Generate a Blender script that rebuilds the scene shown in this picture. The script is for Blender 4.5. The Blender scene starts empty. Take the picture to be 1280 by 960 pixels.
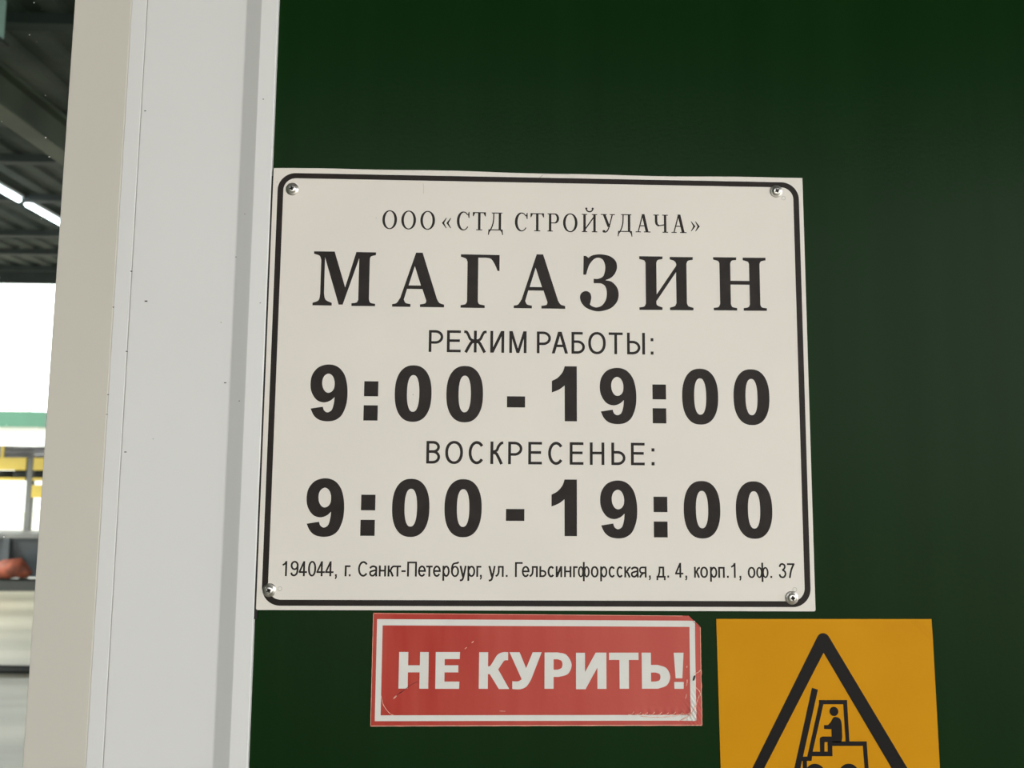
import bpy, math, random
from mathutils import Vector, Matrix
from mathutils.geometry import tessellate_polygon

random.seed(7)
S = bpy.context.scene
COL = S.collection
PI = math.pi
Z0 = 1.47            # height of the big sign's lower edge above the ground (m)

# ------------------------------------------------------------------ camera
def rot(a, b, c):
    Rz = Matrix.Rotation(a, 3, 'Z'); Rx = Matrix.Rotation(b, 3, 'X'); Ry = Matrix.Rotation(c, 3, 'Y')
    return Rz @ Rx @ Ry
R3 = rot(-0.0299993, 0.1019520, -0.0080849)
right, fwd, up = R3.col[0], R3.col[1], R3.col[2]
cam_d = bpy.data.cameras.new('camera'); cam = bpy.data.objects.new('camera', cam_d); COL.objects.link(cam)
mw = Matrix.Identity(4)
for i in range(3):
    mw[i][0] = right[i]; mw[i][1] = up[i]; mw[i][2] = -fwd[i]
mw[0][3], mw[1][3], mw[2][3] = 0.202907, -0.718892, Z0 + 0.129443
cam.matrix_world = mw
cam_d.sensor_width = 36; cam_d.lens = 36 * 985 / 1280
cam_d.clip_start = .01; cam_d.clip_end = 400
cam_d.dof.use_dof = True; cam_d.dof.focus_distance = .725; cam_d.dof.aperture_fstop = 8.5
S.camera = cam

# ------------------------------------------------------------------ sky, exposure
w = bpy.data.worlds.new('overcast_sky'); S.world = w; w.use_nodes = True
bg = w.node_tree.nodes['Background']
bg.inputs['Color'].default_value = (1.0, .985, .965, 1); bg.inputs['Strength'].default_value = 3.75
sun_d = bpy.data.lights.new('added_low_sun', 'SUN'); sun_d.energy = 7.5; sun_d.angle = math.radians(6); sun_d.color = (1, .97, .88)
sun = bpy.data.objects.new('added_low_sun', sun_d); COL.objects.link(sun)      # added to brighten the yard ground, in under the side of the canopy
sun.rotation_euler = Vector((1, .42, -.62)).to_track_quat('-Z', 'Y').to_euler()
S.view_settings.view_transform = 'Standard'; S.view_settings.look = 'None'
S.view_settings.exposure = 0; S.view_settings.gamma = 1; S.view_settings.use_curve_mapping = False

# ------------------------------------------------------------------ materials
def mat(name, col, rough=.5, metal=0, var=0, scale=(20, 20, 20), col2=None, spec=.5, bump=0, bscale=300, emit=None, detail=4, coat=0):
    m = bpy.data.materials.new(name); m.use_nodes = True
    nt = m.node_tree; b = nt.nodes['Principled BSDF']
    b.inputs['Base Color'].default_value = (*col, 1)
    b.inputs['Roughness'].default_value = rough; b.inputs['Metallic'].default_value = metal
    b.inputs['Specular IOR Level'].default_value = spec
    if coat: b.inputs['Coat Weight'].default_value = coat; b.inputs['Coat Roughness'].default_value = .15
    if emit:
        b.inputs['Emission Color'].default_value = (*emit[:3], 1); b.inputs['Emission Strength'].default_value = emit[3]
    tc = nt.nodes.new('ShaderNodeTexCoord')
    if var or col2:
        mp = nt.nodes.new('ShaderNodeMapping'); mp.inputs['Scale'].default_value = scale
        nz = nt.nodes.new('ShaderNodeTexNoise'); nz.inputs['Detail'].default_value = detail; nz.inputs['Scale'].default_value = 1
        rp = nt.nodes.new('ShaderNodeValToRGB'); rp.color_ramp.elements[0].position = .32; rp.color_ramp.elements[1].position = .68
        c2 = col2 or tuple(min(1, c * (1 + var)) for c in col)
        c1 = col if col2 else tuple(c * (1 - var) for c in col)
        rp.color_ramp.elements[0].color = (*c1, 1); rp.color_ramp.elements[1].color = (*c2, 1)
        nt.links.new(tc.outputs['Object'], mp.inputs[0]); nt.links.new(mp.outputs[0], nz.inputs['Vector'])
        nt.links.new(nz.outputs['Fac'], rp.inputs[0]); nt.links.new(rp.outputs[0], b.inputs['Base Color'])
    if bump:
        n2 = nt.nodes.new('ShaderNodeTexNoise'); n2.inputs['Scale'].default_value = bscale
        bp = nt.nodes.new('ShaderNodeBump'); bp.inputs['Strength'].default_value = bump; bp.inputs['Distance'].default_value = .001
        nt.links.new(tc.outputs['Object'], n2.inputs['Vector']); nt.links.new(n2.outputs['Fac'], bp.inputs['Height'])
        nt.links.new(bp.outputs[0], b.inputs['Normal'])
    return m

M_wall = mat('green_painted_steel', (.0026, .0190, .0026), .26, col2=(.0036, .0222, .0036), scale=(26, 8, 1.2), spec=.062, bump=.08, bscale=260)
M_pvc = mat('white_upvc', (.69, .70, .705), .38, spec=.25, var=.015, scale=(6, 6, 2))
M_pvc_cream = mat('yellowed_upvc', (.665, .645, .585), .42, spec=.25, var=.02, scale=(6, 6, 2))
M_gasket = mat('grey_joint', (.40, .395, .385), .7)
M_dark_gap = mat('black_gap_shade', (.01, .01, .01), .8)  # painted shade for the gap beside the frame
M_board = mat('off_white_plastic', (.715, .685, .645), .5, spec=.2, col2=(.735, .712, .66), scale=(9, 9, 9), bump=.05, bscale=500)
M_ink = mat('black_vinyl', (.018, .0145, .0135), .4, spec=.11, var=.22, scale=(60, 60, 60))
M_steel = mat('zinc_plated_steel', (.66, .65, .62), .36, 1)
M_recess = mat('dark_recess', (.015, .014, .013), .6)
M_mark = mat('faint_imprint', (.42, .40, .37), .6)
M_redA = mat('faded_red_vinyl', (.365, .030, .021), .5, spec=.12, col2=(.45, .068, .050), scale=(34, 10, 5), bump=.1, bscale=400)
M_redink = mat('white_print', (.66, .665, .64), .5, spec=.2, var=.03, scale=(50, 50, 50))
M_redpale = mat('worn_red_edge', (.72, .36, .27), .55, var=.12, scale=(150, 150, 150))
M_crease = mat('cracked_vinyl_crease', (.70, .40, .32), .4, var=.3, scale=(500, 500, 500))
M_creasedark = mat('dark_crack', (.20, .03, .025), .5)
M_yel = mat('amber_vinyl', (.54, .243, .0030), .5, spec=.08, col2=(.575, .265, .0040), scale=(14, 14, 14), bump=.06, bscale=300)
M_yelink = mat('black_print', (.007, .006, .006), .42, spec=.12)
M_glass_dirt = mat('dust_speck', (.7, .7, .66), .8)
M_deck = mat('dark_canopy_sheet', (.020, .028, .030), .9, spec=.1, col2=(.085, .095, .088), scale=(.5, 1.3, 1), detail=6)
M_purlin = mat('dark_steel_purlin', (.022, .028, .030), .7, spec=.2, var=.3, scale=(2, 2, 2))
M_beam = mat('grey_green_beam', (.055, .065, .052), .6, spec=.2, var=.3, scale=(1, 2, 1))
M_teal = mat('pale_teal_sheet_metal', (.30, .46, .44), .4)
M_tube = mat('lit_tube', (.9, .95, 1), .4, emit=(.86, .94, 1, 9))
M_lampbody = mat('white_lamp_body', (.6, .62, .64), .5)
M_conc = mat('wet_concrete', (.30, .28, .225), .34, col2=(.56, .525, .43), scale=(.2, 2.2, 1), detail=8, bump=.2, bscale=12)
M_fgreen = mat('green_fascia', (.040, .135, .088), .5, var=.1, scale=(1, 1, 1))
M_white = mat('white_render', (.82, .83, .82), .7)
M_yellow = mat('yellow_steel', (.80, .58, .10), .45, var=.1, scale=(3, 3, 3))
M_greysteel = mat('grey_steel', (.17, .17, .165), .5, var=.2, scale=(4, 4, 4))
M_greypack = mat('grey_wrap', (.16, .155, .17), .6, var=.4, scale=(3, 3, 12))
M_darkpack = mat('charcoal_felt', (.022, .025, .022), .8, var=.5, scale=(4, 4, 9))
M_trough = mat('slate_grey_steel', (.055, .065, .078), .5, var=.3, scale=(1.5, 1, 3))
M_rust = mat('rusty_red', (.22, .045, .02), .7, var=.5, scale=(9, 9, 9))
M_black = mat('black_rubber', (.012, .013, .013), .6)
M_cardyellow = mat('yellow_plastic', (.62, .40, .05), .5)

def fade_right(m, x0, x1, col):              # the sticker has bleached towards its right end
    nt = m.node_tree; b = nt.nodes['Principled BSDF']; src = b.inputs['Base Color'].links[0].from_socket
    tc = nt.nodes.new('ShaderNodeTexCoord'); sx = nt.nodes.new('ShaderNodeSeparateXYZ'); mr = nt.nodes.new('ShaderNodeMapRange'); mx = nt.nodes.new('ShaderNodeMixRGB')
    mr.inputs['From Min'].default_value = x0; mr.inputs['From Max'].default_value = x1; mr.inputs['To Max'].default_value = .6
    nt.links.new(tc.outputs['Object'], sx.inputs[0]); nt.links.new(sx.outputs['X'], mr.inputs['Value']); nt.links.new(mr.outputs[0], mx.inputs[0])
    nt.links.new(src, mx.inputs[1]); mx.inputs[2].default_value = (*col, 1); nt.links.new(mx.outputs[0], b.inputs['Base Color'])
fade_right(M_redA, .12, .38, (.53, .125, .105))

def glass_mat():
    m = bpy.data.materials.new('window_glass'); m.use_nodes = True
    nt = m.node_tree; nt.nodes.clear()
    out = nt.nodes.new('ShaderNodeOutputMaterial'); mx = nt.nodes.new('ShaderNodeMixShader')
    tr = nt.nodes.new('ShaderNodeBsdfTransparent'); gl = nt.nodes.new('ShaderNodeBsdfGlossy'); fr = nt.nodes.new('ShaderNodeFresnel')
    tr.inputs[0].default_value = (.93, .965, .955, 1); gl.inputs['Roughness'].default_value = .02; fr.inputs[0].default_value = 1.45
    nt.links.new(fr.outputs[0], mx.inputs[0]); nt.links.new(tr.outputs[0], mx.inputs[1]); nt.links.new(gl.outputs[0], mx.inputs[2])
    nt.links.new(mx.outputs[0], out.inputs[0]); return m
M_glass = glass_mat()

# ------------------------------------------------------------------ object helpers
def link(name, me, parent=None):
    o = bpy.data.objects.new(name, me); COL.objects.link(o)
    if parent: o.parent = parent
    return o
def tag(o, label=None, cat=None, group=None, kind=None):
    if label: o['label'] = label
    if cat: o['category'] = cat
    if group: o['group'] = group
    if kind: o['kind'] = kind
    return o
def empty(name, loc=(0, 0, 0)):
    o = link(name, None); o.location = loc; o.empty_display_size = .1; return o
class MB:
    def __init__(s): s.v = []; s.f = []; s.smooth = False
    def add(s, vs, fs):
        n = len(s.v); s.v += [tuple(p) for p in vs]; s.f += [tuple(i + n for i in f) for f in fs]; return s
    def box(s, x0, x1, y0, y1, z0, z1):
        vs = [(x, y, z) for x in (x0, x1) for y in (y0, y1) for z in (z0, z1)]
        return s.add(vs, [(0, 1, 3, 2), (4, 6, 7, 5), (0, 4, 5, 1), (2, 3, 7, 6), (0, 2, 6, 4), (1, 5, 7, 3)])
    def prism_z(s, prof, z0, z1):               # prof: (x, y) outline
        n = len(prof)
        vs = [(x, y, z0) for x, y in prof] + [(x, y, z1) for x, y in prof]
        fs = [(i, (i + 1) % n, (i + 1) % n + n, i + n) for i in range(n)]
        t = tessellate_polygon([[Vector((x, y, 0)) for x, y in prof]])
        fs += [tuple(q) for q in t] + [tuple(i + n for i in q) for q in t]
        return s.add(vs, fs)
    def lathe(s, prof, n=40, c=(0, 0)):         # prof: (r, y) turned about the y axis through c=(x, z)
        k = len(prof)
        vs = [(c[0] + r * math.cos(2 * PI * j / n), y, c[1] + r * math.sin(2 * PI * j / n)) for r, y in prof for j in range(n)]
        fs = [(i * n + j, i * n + (j + 1) % n, (i + 1) * n + (j + 1) % n, (i + 1) * n + j) for i in range(k - 1) for j in range(n)]
        fs.append(tuple((k - 1) * n + j for j in range(n)))
        return s.add(vs, fs)
    def tube(s, pts, r, n=8):
        pts = [Vector(p) for p in pts]; rings = []
        rr = r if isinstance(r, (list, tuple)) else [r] * len(pts)
        for i, p in enumerate(pts):
            d = (pts[min(i + 1, len(pts) - 1)] - pts[max(i - 1, 0)]).normalized()
            a = d.cross(Vector((0, 0, 1)));
            if a.length < .01: a = d.cross(Vector((1, 0, 0)))
            a.normalize(); b = d.cross(a)
            rings.append([p + (a * math.cos(2 * PI * j / n) + b * math.sin(2 * PI * j / n)) * rr[i] for j in range(n)])
        vs = [q for ring in rings for q in ring]
        fs = [(i * n + j, i * n + (j + 1) % n, (i + 1) * n + (j + 1) % n, (i + 1) * n + j) for i in range(len(pts) - 1) for j in range(n)]
        fs += [tuple(range(n)), tuple((len(pts) - 1) * n + j for j in range(n))]
        return s.add(vs, fs)
    def build(s, name, m, parent=None, bevel=0, smooth=False):
        me = bpy.data.meshes.new(name); me.from_pydata(s.v, [], s.f); me.validate(); me.update()
        import bmesh
        bm = bmesh.new(); bm.from_mesh(me); bmesh.ops.recalc_face_normals(bm, faces=bm.faces); bm.to_mesh(me); bm.free()
        me.materials.append(m)
        if smooth:
            for p in me.polygons: p.use_smooth = True
        o = link(name, me, parent)
        if bevel:
            b = o.modifiers.new('bevel', 'BEVEL'); b.width = bevel; b.segments = 2; b.limit_method = 'ANGLE'
        return o

# ------------------------------------------------------------------ flat print: outlines and pen strokes in mm on a sign face
def spl(pts, n=6):
    """corner points are (x, z), smooth ones (x, z, 1); returns a closed polyline"""
    N = len(pts); out = []
    P = [Vector(p[:2]) for p in pts]; sm = [len(p) > 2 for p in pts]
    for i in range(N):
        j = (i + 1) % N
        out.append(P[i])
        if not (sm[i] or sm[j]): continue
        m0 = (P[j] - P[i - 1]) * .5 if sm[i] else (P[j] - P[i]) * .6
        m1 = (P[(j + 1) % N] - P[i]) * .5 if sm[j] else (P[j] - P[i]) * .6
        L = (P[j] - P[i]).length
        for m in (m0, m1):
            if m.length > L: m *= L / m.length
        for k in range(1, n):
            t = k / n; t2 = t * t; t3 = t2 * t
            out.append((2*t3-3*t2+1)*P[i] + (t3-2*t2+t)*m0 + (-2*t3+3*t2)*P[j] + (t3-t2)*m1)
    return [(p.x, p.y) for p in out]
def superell(cx, cz, rx, rz, e=2., n=56):
    o = []
    for k in range(n):
        a = 2 * PI * k / n; c, s_ = math.cos(a), math.sin(a)
        o.append((cx + rx * math.copysign(abs(c) ** (2 / e), c), cz + rz * math.copysign(abs(s_) ** (2 / e), s_)))
    return o
class Print:
    """flat print lying on a sign face; x and z in mm from the big sign's lower left corner"""
    def __init__(s, y): s.y = y; s.v = []; s.f = []; s.k = 0
    def lay(s): s.k += 1; return s.y - (s.k % 8) * .000004     # each stroke a hair above the last
    def fill(s, *loops):
        vs = [p for l in loops for p in l]; n = len(s.v)
        y = s.lay(); s.v += [(x / 1000, y, Z0 + z / 1000) for x, z in vs]
        for t in tessellate_polygon([[Vector((x, z, 0)) for x, z in l] for l in loops]):
            a, b, c = (vs[i] for i in t)
            if (b[0]-a[0])*(c[1]-a[1]) - (b[1]-a[1])*(c[0]-a[0]) < 0: t = (t[0], t[2], t[1])
            s.f.append(tuple(i + n for i in t))
    def rect(s, x0, x1, z0, z1): s.fill([(x0, z0), (x1, z0), (x1, z1), (x0, z1)])
    def para(s, xb, zb, xt, zt, hw):            # slanted bar with level ends; xb, xt are centres
        s.fill([(xb - hw/2, zb), (xb + hw/2, zb), (xt + hw/2, zt), (xt - hw/2, zt)])
    def pen(s, pts, wd, closed=False):
        P = [Vector(p) for p in pts]; N = len(P); W = wd if isinstance(wd, (list, tuple)) else [wd] * N
        A = []; B = []
        for i in range(N):
            a = P[i - 1] if (i or closed) else None; b = P[(i + 1) % N] if (i < N - 1 or closed) else None
            d0 = (P[i] - a).normalized() if a is not None else None; d1 = (b - P[i]).normalized() if b is not None else None
            if d0 is None: d0 = d1
            if d1 is None: d1 = d0
            n0 = Vector((-d0.y, d0.x)); n1 = Vector((-d1.y, d1.x)); m = n0 + n1
            m = m.normalized() if m.length > 1e-6 else n0
            k = W[i] / 2 / max(.35, m.dot(n0)); A.append(P[i] + m * k); B.append(P[i] - m * k)
        y = s.lay(); n = len(s.v); s.v += [(p.x / 1000, y, Z0 + p.y / 1000) for p in A + B]
        for i in range(N if closed else N - 1):
            j = (i + 1) % N; s.f.append((n + i + N, n + j + N, n + j, n + i))
    def build(s, name, m, parent):
        me = bpy.data.meshes.new(name); me.from_pydata(s.v, [], s.f); me.update(); me.materials.append(m)
        return link(name, me, parent)
def arc(cx, cz, rx, rz, a0, a1, n=14):
    return [(cx + rx * math.cos(math.radians(a0 + (a1 - a0) * k / n)), cz + rz * math.sin(math.radians(a0 + (a1 - a0) * k / n))) for k in range(n + 1)]
def smooth(pts, n=6):                           # open smooth line through points
    P = [Vector(p) for p in pts]; out = []
    for i in range(len(P) - 1):
        p0 = P[max(i - 1, 0)]; p1 = P[i]; p2 = P[i + 1]; p3 = P[min(i + 2, len(P) - 1)]
        for k in range(n):
            t = k / n
            out.append(.5 * ((2*p1) + (p2-p0)*t + (2*p0-5*p1+4*p2-p3)*t*t + (3*p1-p0-3*p2+p3)*t**3))
    out.append(P[-1]); return [(p.x, p.y) for p in out]
def bowl(pr, xl, xr, zb, zt, w, hw=None):       # a D-shaped stroke: top bar, round right side, bottom bar
    r = (zt - zb) / 2; k = min(r * 1.15, (xr - xl) * .72)
    c = (zt + zb) / 2
    pr.pen([(xl, zt)] + arc(xr - k, c, k, r, 90, -90, 18) + [(xl, zb)], w)

def sans(pr, ch, x0, x1, b, t, w):
    """plain grotesque letter between x0..x1, baseline b, cap line t, pen width w"""
    L, R, B, T = x0 + w/2, x1 - w/2, b + w/2 * .92, t - w/2 * .92
    C = (x0 + x1) / 2; h = t - b; xh = b + .735 * h; X = xh - w/2 * .92; mid = b + h * .53; hb = w * .94
    st = lambda x, z0=b, z1=None: pr.rect(x - w/2, x + w/2, z0, t if z1 is None else z1)
    bar = lambda xa, xb, z: pr.rect(xa, xb, z - hb/2, z + hb/2)
    if ch == 'Р': st(L); bowl(pr, L, R, b + h*.435, T, hb)
    elif ch == 'Е': st(L); bar(L, x1, T); bar(L, x1 - .04*h, mid); bar(L, x1, B)
    elif ch == 'Ж':
        st(C)
        for sg in (-1, 1):
            e = (x1 - x0) / 2
            pr.pen(smooth([(C + sg*e, T + .1), (C + sg*e*.78, T - .3), (C + sg*e*.62, t - h*.2), (C + sg*e*.42, t - h*.4), (C, mid - .01*h)]), hb * 1.02)
            pr.pen(smooth([(C, mid - .03*h), (C + sg*e*.3, mid - h*.06), (C + sg*e*.5, mid - h*.2), (C + sg*(e - w*.62), b)]), w * 1.05)
    elif ch == 'И': st(L); st(R); pr.para(L + w*.12, b, R - w*.12, t, w * 1.12)
    elif ch == 'М':
        st(L); st(R); pr.para(C, b, L + w*.15, t, w * 1.03); pr.para(C, b, R - w*.15, t, w * 1.03)
    elif ch == 'А': pr.para(x0 + w*.56, b, C - w*.1, t, w*1.12); pr.para(x1 - w*.56, b, C + w*.1, t, w*1.12); bar(x0 + (C-x0)*.35, x1 - (x1-C)*.35, b + h*.35)
    elif ch == 'Б': st(L); bar(L, x1 - .1*h, T); bowl(pr, L, R, B, b + h*.555, hb)
    elif ch in 'О0': pr.fill(superell(C, (b+t)/2, (x1-x0)/2, h/2 + .25, 2.15), superell(C, (b+t)/2, (x1-x0)/2 - w, h/2 + .25 - w*.93, 2.1))
    elif ch == 'о': pr.fill(superell(C, (b+xh)/2, (x1-x0)/2, (xh-b)/2 + .15, 2.15), superell(C, (b+xh)/2, (x1-x0)/2 - w, (xh-b)/2 + .15 - w*.9, 2.1))
    elif ch == 'Т': st(C); bar(x0, x1, T)
    elif ch == 'т': pr.rect(C-w/2, C+w/2, b, xh); bar(x0, x1, X)
    elif ch == 'Ы': st(L); st(R); bowl(pr, L, x0 + (x1-x0)*.745 - w/2, B, b + h*.57, hb)
    elif ch == 'Ь': st(L); bowl(pr, L, R, B, b + h*.57, hb)
    elif ch == 'ь': pr.rect(x0, x0+w, b, xh); bowl(pr, L, R, B, b + h*.42, hb)
    elif ch == ':':
        pr.rect(x0, x1, b, b + w*1.15); pr.rect(x0, x1, b + h*.615, b + h*.615 + w*1.15)
    elif ch == '.': pr.rect(x0, x1, b, b + w*1.1)
    elif ch == ',': pr.rect(x0, x1, b, b + w*1.1); pr.pen(smooth([(x1 - w*.35, b + w*.3), (x1 - w*.4, b - w*.6), (x0 + w*.1, b - w*1.35)]), [w*.75]*6 + [w*.7]*6 + [w*.35])
    elif ch == '-': bar(x0, x1, b + h*.36)
    elif ch == 'В': st(L); bowl(pr, L, R - w*.12, mid, T, hb); bowl(pr, L, R, B, mid, hb)
    elif ch == 'С': pr.pen(arc(C + .02*h, (b+t)/2, R - C, h/2 + .2 - w*.46, 40, 320, 34), w)
    elif ch == 'с': pr.pen(arc(C + .02*h, (b+xh)/2, R - C, (xh-b)/2 + .12 - w*.46, 42, 318, 26), w)
    elif ch in 'Кк':
        tt = t if ch == 'К' else xh; hh = tt - b; m = b + hh*.53
        pr.rect(x0, x0 + w, b, tt)
        pr.pen(smooth([(x1, tt - hb*.5), (x1 - (x1-x0)*.17, tt - hb*.62), (x0 + (x1-x0)*.62, tt - hh*.22), (x0 + (x1-x0)*.47, tt - hh*.4), (L, m)]), hb)
        pr.pen(smooth([(L, m - .02*hh), (x0 + (x1-x0)*.42, m - hh*.05), (x0 + (x1-x0)*.6, m - hh*.2), (x1 - w*.55, b)]), w)
    elif ch == 'Н': st(L); st(R); bar(L, R, mid)
    elif ch == 'н': pr.rect(x0, x0+w, b, xh); pr.rect(x1-w, x1, b, xh); bar(L, R, (b+xh)/2 + .02*h)
    elif ch == 'П': st(L); st(R); bar(L, R, T)
    elif ch == 'п': pr.rect(x0, x0+w, b, xh); pr.rect(x1-w, x1, b, xh); bar(L, R, X)
    elif ch == 'Г': st(L); bar(L, x1, T)
    elif ch == 'г': pr.rect(x0, x0+w, b, xh); bar(L, x1, X)
    elif ch == 'и': pr.rect(x0, x0+w, b, xh); pr.rect(x1-w, x1, b, xh); pr.para(L, b, R, xh, w*1.25)
    elif ch == 'а':
        pr.pen(smooth([(L + .1, b + h*.53), (L + w*.35, X - h*.06), (C, X), (R - w*.3, X - h*.06), (R - .1, b + h*.5), (R - .1, b + h*.2), (R + w*.1, b)]), w)
        pr.pen(smooth([(R - .1, b + h*.42), (C, b + h*.38), (L + w*.2, b + h*.31), (L, b + h*.19), (L + w*.5, B + .02*h), (C - .2, B - .1), (R - w*.9, b + h*.12), (R - .1, b + h*.28)]), w * .95)
    elif ch == 'е':
        c = (b + xh) / 2; rz = (xh-b)/2 + .12 - w*.46
        pr.pen([(L, c + .15), (R, c + .15)] + arc(C, c, R - C, rz, 8, 325, 30), w*.95)
    elif ch == 'р':
        pr.rect(x0, x0+w, b - .27*h, xh); c = (b + xh)/2
        pr.pen(arc((L + R)/2 + .02*h, c, (R - L)/2, (xh-b)/2 + .1 - w*.46, 160, -160, 26), w*.95)
    elif ch == 'б':
        c = (b + xh)/2
        pr.fill(superell(C, c - .01*h, (x1-x0)/2, (xh-b)/2 + .1), superell(C, c - .01*h, (x1-x0)/2 - w, (xh-b)/2 + .1 - w*.9))
        pr.pen(smooth([(L, c), (L, b + h*.62), (L + w*.6, b + h*.83), (C, t - hb*.85), (R - w*.3, t - hb*.6), (R, t + .1)]), w*.92)
    elif ch == 'у':
        pr.para(C + .1, b + .0, L + .1, xh, w*1.08)
        pr.pen(smooth([(R, xh), (C + w*.3, b + .02*h), (C - w*.4, b - .2*h), (x0 + w*.3, b - .245*h)]), w*.98)
    elif ch == 'л':
        pr.rect(x1-w, x1, b, xh); bar(x0 + (x1-x0)*.27, R, X)
        pr.pen(smooth([(x0 + (x1-x0)*.27 + w/2, xh - .1), (x0 + (x1-x0)*.25 + w/2, b + h*.3), (x0 + w*.9, B + .06*h), (x0, B)]), w*.95)
    elif ch == 'д':
        z = b + w*.45; pr.rect(x1 - w*1.7, x1 - w*.7, b, xh); bar(x0, x1, z); bar(x0 + w*1.3, x1 - w, X)
        pr.rect(x0, x0 + w*.9, b - .18*h, z); pr.rect(x1 - w*.9, x1, b - .18*h, z)
        pr.pen(smooth([(x0 + w*1.7, xh - .1), (x0 + w*1.6, b + h*.35), (x0 + w*.9, b + .06*h)]), w*.9)
    elif ch == 'ф':
        pr.rect(C - w/2, C + w/2, b - .27*h, t + .03*h); c = (b + xh)/2; rr = (C - x0 + w*.1)/2
        for cx in (x0 + rr, x1 - rr):
            pr.fill(superell(cx, c, rr, (xh-b)/2 + .1), superell(cx, c, rr - w*.95, (xh-b)/2 + .1 - w*.85))
    elif ch == 'я':
        pr.rect(x1-w, x1, b, xh)
        pr.pen([(R, X)] + arc(L + (X-b)*.2, X - (X - b)*.27, (X-b)*.2 + .05, (X - b)*.27, 90, 270, 12) + [(R, X - (X-b)*.54)], w*.9)
        pr.pen(smooth([(R - w*.9, b + h*.31), (L + w*.9, b + h*.2), (x0 + w*.5, b)]), w)
    elif ch == '1':
        pr.rect(x1 - w, x1, b, t); pr.pen(smooth([(x1 - w*.5, t - w*.35), (C, t - h*.17), (x0 + .05, t - h*.27)]), w*.9)
    elif ch == '9':
        rz = h * .30; cz = t + .15 - rz
        pr.fill(superell(C, cz, (x1-x0)/2, rz + .1), superell(C, cz, (x1-x0)/2 - w, rz + .1 - w*.9))
        pr.pen(smooth([(R, cz + .1*h), (R, b + h*.42), (R - w*.4, b + h*.17), (C, B - .12), (L + w*.35, b + h*.1), (L - .1, b + h*.24)]), w*.96)
    elif ch == '4':
        xs = x1 - (x1-x0)*.26 - w/2; pr.rect(xs - w/2, xs + w/2, b, t); bar(x0, x1, b + h*.275)
        pr.pen([(x0 + w*.35, b + h*.27), (xs, t - w*.2)], w*.9)
    elif ch == '3':
        pr.pen(smooth([(L, t - h*.25), (L + w*.6, t - h*.09), (C, T + .12), (R - w*.5, t - h*.13), (R - w*.35, t - h*.27), (R - w*.9, t - h*.40), (C - .2, t - h*.455)]), w*.95)
        pr.pen(smooth([(C - .2, t - h*.455), (R - w*.5, b + h*.46), (R, b + h*.28), (R - w*.6, b + h*.1), (C, B - .12), (L + w*.4, b + h*.1), (L - .1, b + h*.25)]), w*.95)
    elif ch == '7':
        bar(x0, x1, T); pr.pen(smooth([(x1 - w*.5, T), (C + w*.1, b + h*.5), (x0 + (x1-x0)*.33, b)]), w)

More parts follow.
